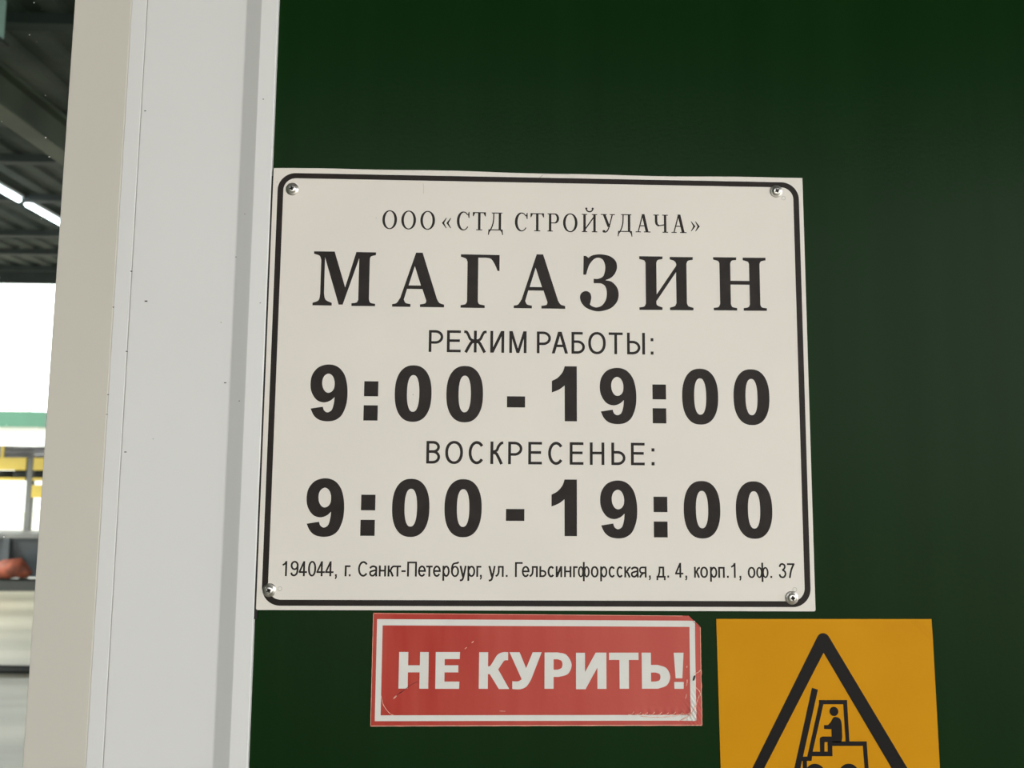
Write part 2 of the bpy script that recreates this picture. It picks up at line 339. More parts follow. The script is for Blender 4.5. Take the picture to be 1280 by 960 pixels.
def serif(pr, ch, x0, x1, b, t):
    """light old-style letter with thick and thin strokes"""
    W = 2.3; n = .95; sf = .88; h = t - b; C = (x0 + x1) / 2
    def stem(x, z0=b, z1=t, w=W, sb=True, stp=True, ex=1.5):
        pr.rect(x - w/2, x + w/2, z0, z1)
        if sb: pr.rect(x - w/2 - ex, x + w/2 + ex, z0, z0 + sf)
        if stp: pr.rect(x - w/2 - ex, x + w/2 + ex, z1 - sf, z1)
    if ch == 'О':
        pr.fill(superell(C, (b+t)/2, (x1-x0)/2, h/2 + .35, 2.05), superell(C, (b+t)/2, (x1-x0)/2 - W*1.05, h/2 + .35 - n))
    elif ch == 'С':
        a = arc(C + .4, (b+t)/2, (x1-x0)/2 - .9, h/2 - .1, 42, 322, 36)
        ws = [n + (W*1.1 - n) * max(0, math.sin(math.radians((k/36)*280 + 42 - 90))) for k in range(37)]
        pr.pen(a, ws); pr.fill([(x1 - .9, t + .1), (x1 - .1, t + .1), (x1 - .1, t - h*.33), (x1 - .9, t - h*.33), (x1 - 1.6, t - h*.15)])
    elif ch == 'Т':
        stem(C, stp=False, ex=1.7); pr.rect(x0, x1, t - .95, t)
        for sg, xx in ((1, x0), (-1, x1)):
            pr.fill([(xx, t), (xx, t - h*.23), (xx + sg*.7, t - h*.23), (xx + sg*2.2, t - .9), (xx + sg*2.2, t)])
    elif ch == 'Д':
        xs = x1 - 3.1; pr.rect(xs - W/2, xs + W/2, b, t); pr.rect(x0 + 3.4, x1 - .9, t - sf, t)
        pr.pen(smooth([(x0 + 5.3, t - .2), (x0 + 5.1, b + h*.55), (x0 + 4.0, b + h*.25), (x0 + 2.4, b + .5)]), 1.15)
        pr.rect(x0 + .6, x1 - .6, b, b + .95)
        for sg, xx in ((1, x0), (-1, x1)):
            pr.fill([(xx, b - 4.4), (xx + sg*.8, b - 4.4), (xx + sg*1.5, b - 1.6), (xx + sg*3, b + .1), (xx + sg*3, b + .9), (xx + sg*.5, b + .9)])
    elif ch == 'Р':
        stem(x0 + 1.3 + W/2, ex=1.3)
        xa = x0 + 1.3 + W; pr.pen([(xa - .5, t - .45)] + arc(x1 - 4.1, t - h*.275, 3.25, h*.275 - .45, 90, -90, 16) + [(xa - .5, t - h*.55 + .45)],
                [n] + [n + (W - n) * math.sin(PI * k / 16) for k in range(17)] + [n])
    elif ch in 'ЙИ':
        stem(x0 + 1.4 + W/2, ex=1.4); stem(x1 - 1.4 - W/2, ex=1.4); pr.pen([(x0 + 2.6, b + 2), (x1 - 2.6, t - 2)], 1.15)
        if ch == 'Й':
            pr.pen(smooth([(C - 3.2, t + 5.6), (C - 2.3, t + 3.2), (C, t + 2.2), (C + 2.3, t + 3.2), (C + 3.2, t + 5.6)]), 1.25)
            for sg in (-1, 1): pr.fill(superell(C + sg*3.0, t + 5.2, 1.0, 1.1))
    elif ch == 'У':
        pr.para(C + .9, b + h*.3, x0 + 3.0, t, 2.6); pr.rect(x0, x0 + 5.6, t - sf, t); pr.rect(x1 - 5, x1, t - sf, t)
        pr.pen(smooth([(x1 - 2.5, t - .3), (C + 1.2, b + h*.33), (C - .5, b + h*.1), (C - 2.4, b + .3), (x0 + 2.7, b + 1)]), [1.1]*20 + [1.3]*5)
        pr.fill(superell(x0 + 2.9, b + 1.1, 1.35, 1.25))
    elif ch == 'А':
        pr.para(x1 - 3.1, b, C + .1, t + .4, 2.7); pr.para(x0 + 2.3, b, C - .3, t + .2, 1.15)
        pr.rect(x0 + 3.8, x1 - 4.6, b + h*.34, b + h*.34 + 1); pr.rect(x0, x0 + 4.9, b, b + sf); pr.rect(x1 - 6.2, x1, b, b + sf)
    elif ch == 'Ч':
        stem(x1 - 1.5 - W/2, ex=1.5); xs = x0 + 1.4 + W/2; pr.rect(x0, x0 + W + 2.9, t - sf, t)
        pr.pen([(xs, t)] + smooth([(xs, b + h*.62), (xs + .7, b + h*.46), (xs + 3, b + h*.39), (x1 - 2.5, b + h*.45)], 5), [W] * 6 + [W*.8] * 5 + [1.1] * 6)
    elif ch in '«»':
        sg = 1 if ch == '«' else -1; zc = (b + t) / 2; hh = (t - b) / 2; wd = (x1 - x0) * .46
        for k in (0, 1):
            xa = (x0 + k*(x1-x0)*.5) if sg > 0 else (x1 - k*(x1-x0)*.5)
            pr.pen([(xa + sg*wd, zc + hh), (xa + sg*.7, zc), (xa + sg*wd, zc - hh)], [.6, 1.75, .6])

# ------------------------------------------------------------------ setting: ground, wall, window
MB().box(-45, 40, -40, 90, -.25, 0).build('floor', M_conc)['kind'] = 'structure'

wall = MB()
wx0, wx1, wz0, wz1 = -1.02, -.012, .86, 2.36          # window opening
wall.box(wx1, 2.6, .004, .104, 0, 3.0).box(-1.9, wx0, .004, .104, 0, 3.0)
wall.box(wx0, wx1, .004, .104, 0, wz0).box(wx0, wx1, .004, .104, wz1, 3.0)
wo = wall.build('wall_front', M_wall); wo['kind'] = 'structure'

MB().box(-2.0, -1.9, -6.4, .104, 0, 4.4).build('shade_wall_left', M_wall)['kind'] = 'structure'  # unseen wall, added to cut light and reflections from the left
win = empty('window_1', (0, 0, 0)); win['kind'] = 'structure'
mm = lambda pr: [(x / 1000, y / 1000) for x, y in pr]
fr_prof = mm([(-1.7, 4), (-1.7, .1), (-2.5, -.8), (-17.2, -.8), (-18.2, -.4), (-33.6, 7.7), (-35, 8), (-128.2, 8), (-128.7, 8.6), (-128.7, 60), (-12.2, 60), (-12.2, 4)])
zt, zb = wz1 + .01, wz0 - .01
MB().prism_z(fr_prof, zb, zt).build('frame_member', M_pvc, win)
MB().prism_z([(-1.032 - x, y) for x, y in fr_prof], zb, zt).build('frame_member', M_pvc, win)
h = MB(); h.box(-1.0, -.03, .0085, .06, wz1 - .11, wz1); h.build('frame_member', M_pvc, win)
h = MB(); h.box(-1.0, -.03, .0085, .06, wz0, wz0 + .11); h.build('frame_member', M_pvc, win)
lip = mm([(-129.3, 40), (-129.3, 8.6), (-129.9, 8), (-143.1, 8), (-143.7, 8.4), (-143.7, 40)])
MB().prism_z(lip, zb, zt).build('frame_lip', M_pvc, win)
MB().prism_z([(-1.032 - x, y) for x, y in lip], zb, zt).build('frame_lip', M_pvc, win)
MB().box(-.1294, -.1286, .0084, .04, zb, zt).build('joint_line', M_gasket, win)
bead = mm([(-143.95, 40), (-143.95, 8.8), (-145, 8.6), (-203.2, 19), (-204, 20), (-204, 40)])
for bb in (bead, [(-1.032 - x, y) for x, y in bead]):
    tag(MB().prism_z(bb, zb, zt).build('glazing_bead', M_pvc_cream, win), 'cream yellowed sloping bead beside the glass')
tag(MB().box(-.85, -.19, .024, .030, wz0 + .1, wz1 - .1).build('pane', M_glass, win), 'clear glass pane with dust specks')
tag(MB().box(-.0018, .0006, .0005, .0045, 1.462, 1.866).build('gap_shade_strip', M_dark_gap, win), 'thin black strip standing for the shaded gap between frame and sign')  # shade of the open gap, put in as a black strip
# small dirt specks on the glass and nicks on the plastic, each a tiny raised flake
fl = MB()
for k in range(46):
    x = random.uniform(-.31, -.21); z = random.uniform(1.32, 2.05); r = random.uniform(.00015, .0004)
    fl.box(x - r * random.uniform(.5, 3), x + r, .0236, .024, z - r, z + r)
tag(fl.build('dust_specks', M_glass_dirt, win), kind='stuff')
fl = MB()
for x, z, a in ((-.108, 1.747, .0016), (-.0335, 1.790, .0009), (-.0345, 1.672, .0012), (-.1225, 1.775, .001), (-.1225, 1.70, .001), (-.1185, 1.608, .0012), (-.1185, 1.93, .001), (-.095, 1.62, .0006),
                (-.0405, 1.728, .0006), (-.023, 1.655, .0009), (-.007, 1.745, .0007), (-.012, 1.94, .0008), (-.026, 1.83, .0006), (-.1365, 1.741, .0009), (-.1365, 1.66, .0009), (-.1365, 1.642, .0008)):
    y = .0079 if x < -.034 else -.0009
    if -.034 < x < -.0176: y = -.0004 - (x + .0182) * .526
    if x < -.034: x = x * 1.03 - .003
    fl.box(x - a * .8, x + a * .8, y - .0002, y + .0008, z - a * .35, z + a * .35)
tag(fl.build('nicks', M_recess, win), kind='stuff')

# ------------------------------------------------------------------ the white opening-hours sign
sign = empty('sign_board', (0, 0, Z0))
tag(sign, 'large white sign with opening hours in black letters inside a rounded black border', 'sign')
def onsign(o, root):                      # geometry is built in world space; keep it there under its parent
    o.parent = root; o.matrix_parent_inverse = Matrix.Translation(-Vector(root.location)); return o
bo = MB()
NX = 24
def top(x): return .4035 + .0006 * math.sin(x * 14) + .0003 * math.sin(x * 47)
prof = [(.0012, .0), (.4992, .0)]
vs = []; 
edge = [(0, .001), (.001, 0), (.499, 0), (.5, .001)] + [(.5 - k / NX * .5, top(.5 - k / NX * .5)) for k in range(NX + 1)]
n = len(edge)
vs = [(x, 0, Z0 + z) for x, z in edge] + [(x, .004, Z0 + z) for x, z in edge]
tris = tessellate_polygon([[Vector((x, z, 0)) for x, z in edge]])
bo.add(vs, [tuple(t) for t in tris] + [tuple(i + n for i in t) for t in tris] + [(i, (i + 1) % n, (i + 1) % n + n, i + n) for i in range(n)])
onsign(bo.build('panel', M_board, bevel=.0004), sign)
YP = -.00006
def rr(x0, x1, z0, z1, r, n=14):
    o = []
    for cx, cz, a in ((x1 - r, z1 - r, 0), (x0 + r, z1 - r, 90), (x0 + r, z0 + r, 180), (x1 - r, z0 + r, 270)):
        o += arc(cx, cz, r, r, a, a + 90, n)
    return o
p = Print(YP); p.fill(rr(4.4, 496.0, 3.7, 399.0, 16.5), rr(9.7, 490.6, 8.9, 394.0, 11.6))
onsign(p.build('border', M_ink, None), sign)

p = Print(YP)
for ch, a, b_, base, cap in [('О', 102.3, 115.9, 347.1, 364.5), ('О', 119.9, 133.6, 347.1, 364.5), ('О', 137.6, 151.3, 347.1, 364.5), ('«', 158.1, 166.4, 348.6, 358.4), ('С', 171.6, 183.5, 347.1, 364.5),
        ('Т', 186.5, 198.7, 347.1, 364.5), ('Д', 200.8, 215.0, 347.3, 364.4), ('С', 225.9, 238.0, 347.1, 364.5), ('Т', 240.6, 253.3, 347.1, 364.5), ('Р', 256.6, 267.2, 347.1, 364.5),
        ('О', 271.2, 284.8, 347.1, 364.5), ('Й', 288.9, 303.4, 347.1, 364.6), ('У', 306.8, 320.2, 347.1, 364.8), ('Д', 322.6, 336.6, 347.9, 365.0), ('А', 339.7, 353.7, 347.8, 365.0),
        ('Ч', 356.6, 370.3, 347.8, 365.2), ('А', 373.6, 387.9, 347.8, 365.2), ('»', 392.0, 400.2, 349.7, 359.1)]:
    serif(p, ch, a, b_, base, cap)
onsign(p.build('lettering', M_ink, None), sign)

GM = [(40.1,324.5),(59.1,324.6),(69.7,291.0),(79.1,324.5),(97.3,324.4),(97.2,321.8),(92.6,320.3,1),(91.7,317.0),(91.8,279.9),(93.2,276.9,1),(97.6,275.9),(97.7,273.7),(75.9,273.6),(75.9,276.1),(80.6,277.0,1),(82.0,279.6),(81.9,318.6),(67.9,274.7),(64.2,274.7),(50.4,319.0),(50.5,285.0),(52.1,279.2,1),(57.9,276.2),(57.9,273.7),(40.3,273.7),(40.3,276.1),(45.7,278.6,1),(47.0,285.0),(47.0,316.3),(45.4,320.3,1),(40.2,322.2)]
GA = [(134.3,324.8),(140.4,324.8),(154.4,281.3),(156.8,277.6,1),(161.1,276.1),(161.1,273.5),(138.9,273.5),(138.9,276.0),(143.6,277.0,1),(144.6,279.4),(140.8,290.4),(126.7,290.4),(123.9,280.4),(125.6,277.2,1),(130.1,276.1),(130.1,273.5),(113.2,273.5),(113.2,275.9),(117.2,277.0,1),(120.6,282.0)]
GAh = [(128.0,293.7),(139.4,293.7),(133.4,312.0)]
GG = [(175.9,323.9),(212.0,323.8),(212.0,308.6),(210.2,308.6),(207.5,314.9,1),(204.0,319.9,1),(199.6,321.0),(192.2,320.9),(192.2,279.6),(193.4,277.1,1),(198.6,275.9),(198.6,273.4),(176.2,273.4),(176.3,275.8),(180.8,276.9,1),(182.2,279.3),(182.2,316.7),(180.8,319.7,1),(175.9,321.6)]
GZ = [(290.5,324.3),(292.7,324.3),(295.1,322.4),(298.7,324.9,1),(306.4,326.0,1),(314.9,324.5,1),(320.5,320.0,1),(321.9,313.9,1),(320.1,308.2,1),(316.2,303.8,1),(310.9,301.4),(316.9,299.9,1),(321.8,294.6,1),(323.3,288.2,1),(321.7,281.1,1),(316.0,275.0,1),(307.6,272.1,1),(300.6,272.1,1),(292.9,275.0,1),(288.4,279.9,1),(287.1,284.9,1),(288.4,288.8,1),(292.3,290.8,1),(296.3,289.3,1),(297.7,285.0,1),(297.0,280.8,1),(296.3,278.0),(299.2,276.2,1),(302.9,275.5,1),(307.6,277.4,1),(311.2,282.7,1),(312.2,289.5,1),(310.9,295.2,1),(307.4,298.0,1),(302.8,298.4),(299.9,298.3),(299.9,302.6),(304.2,302.6,1),(308.8,305.1,1),(310.6,310.9,1),(310.6,315.9,1),(308.5,320.9,1),(304.3,322.7,1),(300.1,321.1,1),(295.8,315.6,1),(292.8,306.3),(290.2,306.3)]
GI = [(342.8,324.8),(364.8,324.9),(364.7,322.4),(360.3,321.3,1),(358.9,318.8),(358.9,288.6),(377.4,315.9),(377.5,318.3,1),(375.6,320.9,1),(371.6,322.1),(371.6,324.6),(393.4,324.7),(393.3,322.1),(388.7,321.0,1),(387.3,318.2),(387.3,280.6),(388.8,277.8,1),(393.4,276.4),(393.3,274.0),(371.3,273.9),(371.3,276.3),(375.9,277.8,1),(377.4,280.5),(377.4,310.1),(358.6,282.2),(359.2,278.5,1),(364.3,276.3),(364.2,273.9),(342.6,273.7),(342.6,276.1),(347.1,277.0,1),(348.7,279.7),(348.7,318.6),(347.4,320.8,1),(342.8,322.1)]
GN = [(412.6,325.0),(434.6,325.1),(434.5,322.6),(430.2,321.8,1),(428.8,319.2),(428.8,302.7),(446.6,302.7),(446.6,318.9),(445.4,321.1,1),(440.7,322.5),(440.7,325.0),(462.5,325.2),(462.4,322.7),(458.0,321.6,1),(456.6,319.0),(456.5,280.3),(457.8,277.8,1),(462.6,276.9),(462.5,274.5),(440.6,274.3),(440.6,276.7),(445.2,277.8,1),(446.6,280.5),(446.6,299.1),(428.7,299.0),(428.7,280.3),(430.1,277.7,1),(434.5,276.8),(434.5,274.4),(412.4,274.3),(412.4,276.7),(416.9,277.5,1),(418.5,280.5),(418.5,319.2),(417.3,321.3,1),(412.6,322.7)]
p = Print(YP)
p.fill(spl(GM)); p.fill(spl(GA), GAh); p.fill(spl(GG))
DX = 112.25
p.fill(spl([(q[0] + DX, q[1] + .2, *q[2:]) for q in GA]), [(x + DX, z + .2) for x, z in GAh])
p.fill(spl(GZ)); p.fill(spl(GI)); p.fill(spl(GN))
onsign(p.build('lettering', M_ink, None), sign)

p = Print(YP)
for ch, a, b_ in [('Р', 147.6, 160.9), ('Е', 164.3, 177.0), ('Ж', 180.0, 200.7), ('И', 204.2, 217.0), ('М', 221.7, 237.6), ('Р', 247.1, 260.2), ('А', 260.9, 276.0), ('Б', 279.2, 291.7), ('О', 294.7, 311.0),
                  ('Т', 313.7, 326.8), ('Ы', 330.8, 347.5), (':', 352.8, 355.4)]:
    sans(p, ch, a, b_, 231.8, 252.1, 2.55)
onsign(p.build('lettering', M_ink, None), sign)
p = Print(YP)
for ch, a, b_ in [('В', 147.3, 159.9), ('О', 164.4, 180.5), ('С', 185.2, 200.0), ('К', 205.4, 217.0), ('Р', 221.5, 234.5), ('Е', 239.8, 252.3), ('С', 257.5, 272.1), ('Е', 277.6, 290.2), ('Н', 296.0, 309.3),
                  ('Ь', 315.7, 328.7), ('Е', 333.7, 346.3), (':', 352.6, 355.3)]:
    sans(p, ch, a, b_, 129.8, 150.2, 2.6)
onsign(p.build('lettering', M_ink, None), sign)

N9 = [(41.8,75.4),(52.8,77.2),(54.1,73.8,1),(57.3,72.1,1),(60.9,74.3,1),(62.6,80.1,1),(63.2,86.1),(59.2,82.7,1),(53.3,81.1,1),(47.0,83.4,1),(42.4,90.0,1),(41.0,98.0,1),(42.5,106.6,1),(48.1,113.4,1),(57.2,115.9,1),(65.6,113.6,1),(71.6,106.5,1),(74.5,94.8,1),(74.2,80.9,1),(70.4,70.2,1),(64.7,65.3,1),(57.4,63.9,1),(50.0,65.2,1),(45.0,69.1,1)]
H9 = [(57.2,107.5,1),(60.7,105.4,1),(62.7,100.4,1),(62.5,94.4,1),(60.4,91.1,1),(57.2,89.9,1),(54.2,91.4,1),(52.0,95.6,1),(51.7,101.2,1),(53.5,105.5,1)]
N1 = [(272.9,116.4),(284.1,116.4),(284.2,65.7),(273.0,65.7),(272.9,98.6),(267.8,94.8,1),(261.1,92.0),(261.1,102.7),(266.4,105.6,1),(271.0,111.0,1)]
for dz, dcol in ((0, (65.0, 79.2, 87.6, 101.5)), (103.2, (168.2, 182.1, 190.3, 204.1))):
    p = Print(YP)
    for dx in (0, 264.3):
        p.fill(spl([(q[0] + dx, q[1] + dz, *q[2:]) for q in N9]), spl([(q[0] + dx, q[1] + dz, *q[2:]) for q in H9]))
    for cx in (134.3, 181.3, 398.3, 446.1):
        p.fill(superell(cx, 90.1 + dz, 16.75, 25.9, 2.33), superell(cx, 90.2 + dz, 5.6, 16.8, 2.35))
    p.fill(spl([(q[0], q[1] + dz + (.4 if dz else 0), *q[2:]) for q in N1]))
    for xa, xb in ((89.7, 102.5), (354.0, 366.6)):
        p.rect(xa, xb, dcol[0], dcol[1]); p.rect(xa, xb, dcol[2], dcol[3])
    p.rect(220.0, 236.6, (79.0, 181.5)[dz > 0], (89.6, 191.7)[dz > 0])
    onsign(p.build('lettering', M_ink, None), sign)

p = Print(YP)
adr = [('1', 21.9, 25.9), ('9', 29.0, 36.0), ('4', 36.3, 43.6), ('0', 44.4, 51.6), ('4', 51.9, 59.3), ('4', 59.6, 67.0), (',', 68.4, 70.0), ('г', 76.9, 81.9), ('.', 80.6, 82.1), ('С', 88.4, 97.7), ('а', 98.6, 105.7), ('н', 107.1, 113.5),
       ('к', 114.9, 120.6), ('т', 120.5, 126.8), ('-', 127.1, 130.9), ('П', 132.2, 140.9), ('е', 141.9, 148.9), ('т', 149.1, 154.9), ('е', 155.2, 162.2), ('р', 163.7, 169.9), ('б', 171.3, 178.5), ('у', 178.8, 185.2), ('р', 186.0, 192.7),
       ('г', 193.9, 198.4), (',', 197.2, 198.8), ('у', 204.6, 211.2), ('л', 211.2, 218.4), ('.', 220.3, 221.9), ('Г', 228.5, 235.4), ('е', 234.6, 241.6), ('л', 241.6, 249.0), ('ь', 250.4, 256.8), ('с', 257.5, 264.0), ('и', 265.1, 270.9),
       ('н', 272.6, 279.2), ('г', 280.7, 284.8), ('ф', 285.0, 295.7), ('о', 296.7, 303.6), ('р', 305.1, 311.4), ('с', 312.4, 318.8), ('с', 319.6, 325.9), ('к', 326.9, 332.7), ('а', 332.8, 339.9), ('я', 340.2, 347.0), (',', 349.2, 350.8),
       ('д', 356.0, 364.2), ('.', 365.8, 367.4), ('4', 372.9, 380.4), (',', 382.2, 383.8), ('к', 390.1, 395.5), ('о', 395.7, 402.8), ('р', 404.6, 411.0), ('п', 412.1, 418.0), ('.', 420.0, 421.6), ('1', 423.9, 428.0), (',', 431.4, 433.0),
       ('о', 439.0, 446.0), ('ф', 446.7, 458.0), ('.', 459.6, 461.2), ('3', 467.3, 474.3), ('7', 475.0, 481.9)]
for ch, a, b_ in adr: sans(p, ch, a, b_, 29.4, 42.5, 1.66)
onsign(p.build('lettering', M_ink, None), sign)

# screws with a wide flange, and the rings left by earlier ones
def screw(X, Z, a, tilt=(0, 0)):
    sc = empty('screw', (X / 1000, 0, Z0 + Z / 1000)); 
    body = MB().lathe([(.0060, 0), (.0060, -.0005), (.0056, -.0009), (.0044, -.0012), (.0041, -.0014), (.0038, -.0022), (.0030, -.0029), (.0019, -.0031), (.0017, -.0031), (.0014, -.0024), (.0004, -.0022)], 48)
    hd = body.build('head', M_steel, sc, smooth=True)
    r = MB()
    for k in (0, 1):
        c, s_ = math.cos(a + k * PI / 2), math.sin(a + k * PI / 2); L, wd = .0021, .00068
        q = [(L, -wd), (L, wd), (-L, wd), (-L, -wd)]
        pts = [(x * c - z * s_, x * s_ + z * c) for x, z in q]
        r.add([(x, -.00318, z) for x, z in pts] + [(x, -.0024, z) for x, z in pts], [(0, 1, 2, 3), (4, 5, 6, 7), (0, 1, 5, 4), (1, 2, 6, 5), (2, 3, 7, 6), (3, 0, 4, 7)])
    r.build('cross_slot', M_recess, hd)
    hd.rotation_euler = (tilt[0], 0, tilt[1])
    sc.parent = sign; sc.location = (X / 1000, 0, Z / 1000)
    # one mesh level less: the head carries the slot directly under the sign
    hd.parent = sign; hd.location = (X / 1000, 0, Z / 1000); hd.name = 'screw'
    bpy.data.objects.remove(sc)
    return hd
tag(screw(18.0, 383.4, .3, (0, 0)), 'flanged cross-head screw in the upper left corner of the sign')
tag(screw(474.2, 389.9, .55, (.06, .0)), 'flanged cross-head screw overlapping the border, upper right')
tag(screw(11.1, 17.2, .45, (0, 0)), 'flanged cross-head screw overlapping the border, lower left')
tag(screw(478.5, 11.9, .15, (0, .0)), 'flanged cross-head screw overlapping the border, lower right')
for X, Z in ((481.2, 383.5), (20.2, 18.4), (481.5, 19.2)):
    p = Print(YP); p.fill(superell(X, Z, 2.0, 2.0, 2, 24), superell(X, Z, 1.6, 1.6, 2, 24)); onsign(p.build('ring_mark', M_mark, None), sign)
# fine scratches on the board
p = Print(-.00004)
for pts, wdt in (([(139.5, 391.5), (140.2, 387), (139.8, 381)], .3), ([(248, 398.2), (252, 401.6)], .5), ([(252, 402), (258, 402.6), (278, 402.4)], .3), ([(3.2, 390), (3.9, 390.3)], .8), ([(96, 357), (97, 357.4)], .5), ([(134.0, 192), (134.6, 192.5)], .9)):
    p.pen(pts, wdt)
tag(onsign(p.build('scratches', M_mark, None), sign), kind='stuff')

# ------------------------------------------------------------------ red no-smoking sticker
red = empty('warning_sticker', (.1024, .004, Z0 - .1)); tag(red, 'faded red sticker with white no-smoking wording just below the white sign', 'sticker')
def bulge(x, z):                                    # height (mm) of the sticker face above the steel
    b = 0.0
    dx, dz = x - 390, z + 88
    b += 1.1 * math.exp(-(dx * dx / 60 + dz * dz / 160)) * (1 + .5 * math.sin(x * 1.7 + z * 1.1))
    b += .5 * math.exp(-((z + 92 - .01 * x) ** 2) / 8) * max(0, min(1, (x - 325) / 30)) * (1 + .6 * math.sin(x * .9))
    b += .7 * math.exp(-((x - 391) ** 2 / 14 + (z + 60) ** 2 / 60))
    b += .45 * math.exp(-((x - 392) ** 2 + (z + 10) ** 2) / 40)
    return b
YR = .0036
outl_l = lambda z: 102.5 + .15 * math.sin(z * .5)
def outl_r(z): return (396.3 if z < -14.5 else 396.3 - (z + 14.5) * 1.12) + (.5 * math.sin(z * .55) if -75 < z < -50 else .1 * math.sin(z))
nx, nz = 300, 100
vs = []; zs = []
for j in range(nz + 1):
    zz = -100 + j / nz * 97.2
    for i in range(nx + 1):
        u = i / nx; z = zz
        xl, xr = outl_l(z), outl_r(z)
        x = xl + (xr - xl) * u
        zt_ = -2.9 - 1.9 * u; z = -100.2 + (j / nz) * (zt_ + 100.2) + .25 * math.sin(x * .23) * (j == 0)
        x = outl_l(z) + (outl_r(z) - outl_l(z)) * u
        vs.append((x / 1000, YR - bulge(x, z) / 1000, Z0 + z / 1000))
fs = [(j * (nx + 1) + i, j * (nx + 1) + i + 1, (j + 1) * (nx + 1) + i + 1, (j + 1) * (nx + 1) + i) for j in range(nz) for i in range(nx)]
# thin rim down to the wall
rim = [i for i in range(nx + 1)] + [(j + 1) * (nx + 1) - 1 for j in range(1, nz + 1)] + [nz * (nx + 1) + i for i in range(nx - 1, -1, -1)] + [j * (nx + 1) for j in range(nz - 1, 0, -1)]
nb = len(vs); vs += [(vs[i][0], .004, vs[i][2]) for i in rim]
fs += [(rim[k], rim[(k + 1) % len(rim)], nb + (k + 1) % len(rim), nb + k) for k in range(len(rim))]
me = MB().add(vs, fs).build('vinyl', M_redA, None, smooth=True); onsign(me, red)
class Drape(Print):                                 # print that follows the bulging vinyl
    def build(s, name, m, parent, dy=.0002):
        s.v = [(x, YR - bulge(x * 1000, (z - Z0) * 1000) / 1000 - dy + y, z) for x, y, z in s.v]
        return Print.build(s, name, m, parent)
def dline(p, pts, wd, step=1.5):
    o = []
    for a, b_ in zip(pts, pts[1:]):
        d = math.hypot(b_[0] - a[0], b_[1] - a[1]); k = max(1, int(d / step))
        o += [(a[0] + (b_[0] - a[0]) * i / k, a[1] + (b_[1] - a[1]) * i / k) for i in range(k)]
    o.append(pts[-1]); k = max(1, round(wd / 1.3))
    dx, dz = pts[-1][0] - pts[0][0], pts[-1][1] - pts[0][1]; L = math.hypot(dx, dz); nx_, nz_ = -dz / L, dx / L
    for q in range(k):
        f = (q + .5) / k * wd - wd / 2; p.pen([(a + nx_ * f, c + nz_ * f) for a, c in o], wd / k + .02)
p = Drape(0)
dline(p, [(106.3, -11.0), (388.6, -11.8)], 6.9 * .78); dline(p, [(388.6, -9.3), (388.3, -95.5)], 5.0)
dline(p, [(390.8, -93.3), (106.4, -93.3)], 4.9); dline(p, [(108.8, -95.7), (108.7, -8.4)], 5.0)
onsign(p.build('white_outline', M_redink, None), red)
p = Drape(0)
p.fill([(126.4,-36.7),(134.5,-36.7),(134.5,-48.1),(144.9,-48.1),(144.9,-36.7),(152.6,-36.7),(152.6,-68.2),(144.8,-68.2),(144.8,-54.2),(134.5,-54.2),(134.5,-68.1),(126.4,-68.1)])
p.fill([(158.8,-36.7),(180.3,-36.7),(180.1,-42.8),(166.8,-42.8),(166.8,-48.1),(179.0,-48.1),(179.0,-54.2),(166.8,-54.2),(166.8,-62.1),(180.1,-62.1),(179.9,-68.3),(158.8,-68.3)])
p.fill(spl([(197.3,-36.8),(205.3,-36.8),(205.3,-49.1),(207.2,-48.6,1),(209.8,-44.8,1),(213.6,-39.0,1),(218.0,-36.9,1),(223.1,-36.8),(223.1,-43.7),(219.8,-44.1,1),(217.4,-47.1,1),(214.4,-51.7),(224.3,-68.5),(215.1,-68.5),(206.9,-55.7),(205.3,-55.7),(205.3,-68.3),(197.3,-68.3)]))
p.fill(spl([(224.3,-36.8),(233.3,-36.8),(239.2,-50.6),(245.0,-36.8),(253.0,-36.8),(243.7,-60.3),(239.6,-66.3,1),(234.1,-68.7,1),(227.0,-68.5),(227.0,-61.8),(232.0,-61.9,1),(235.3,-60.2)]))
p.fill(spl([(255.6,-37.0),(267.0,-36.9),(275.0,-39.0,1),(279.8,-47.2,1),(276.6,-55.4,1),(268.5,-58.1),(263.7,-58.1),(263.7,-68.3),(255.6,-68.3)]), spl([(263.7,-42.9),(267.3,-42.9),(270.6,-44.2,1),(271.6,-47.2,1),(270.7,-50.4,1),(267.3,-51.9),(263.7,-51.9)]))
p.fill([(283.7,-37.2),(291.7,-37.2),(291.7,-54.0),(301.3,-37.1),(310.9,-37.1),(310.9,-68.4),(302.8,-68.4),(302.8,-50.0),(292.2,-68.7),(283.7,-68.7)])
p.fill([(313.3,-37.1),(339.8,-37.1),(339.8,-43.4),(331.1,-43.4),(331.0,-68.3),(322.7,-68.3),(322.6,-43.4),(313.3,-43.4)])
p.fill(spl([(342.6,-37.1),(350.9,-37.1),(350.9,-47.7),(357.0,-47.7),(364.8,-50.6,1),(368.1,-57.9,1),(365.0,-65.3,1),(357.0,-68.3),(342.7,-68.3)]), spl([(350.9,-54.3),(355.0,-54.3),(358.4,-55.5,1),(359.3,-58.0,1),(358.4,-61.0,1),(355.0,-62.1),(350.9,-62.1)]))
p.fill([(371.5,-37.1),(380.4,-37.1),(379.0,-59.3),(373.0,-59.3)]); p.fill([(371.7,-62.5),(380.2,-62.5),(380.1,-68.4),(371.7,-68.4)])
onsign(p.build('lettering', M_redink, None), red)
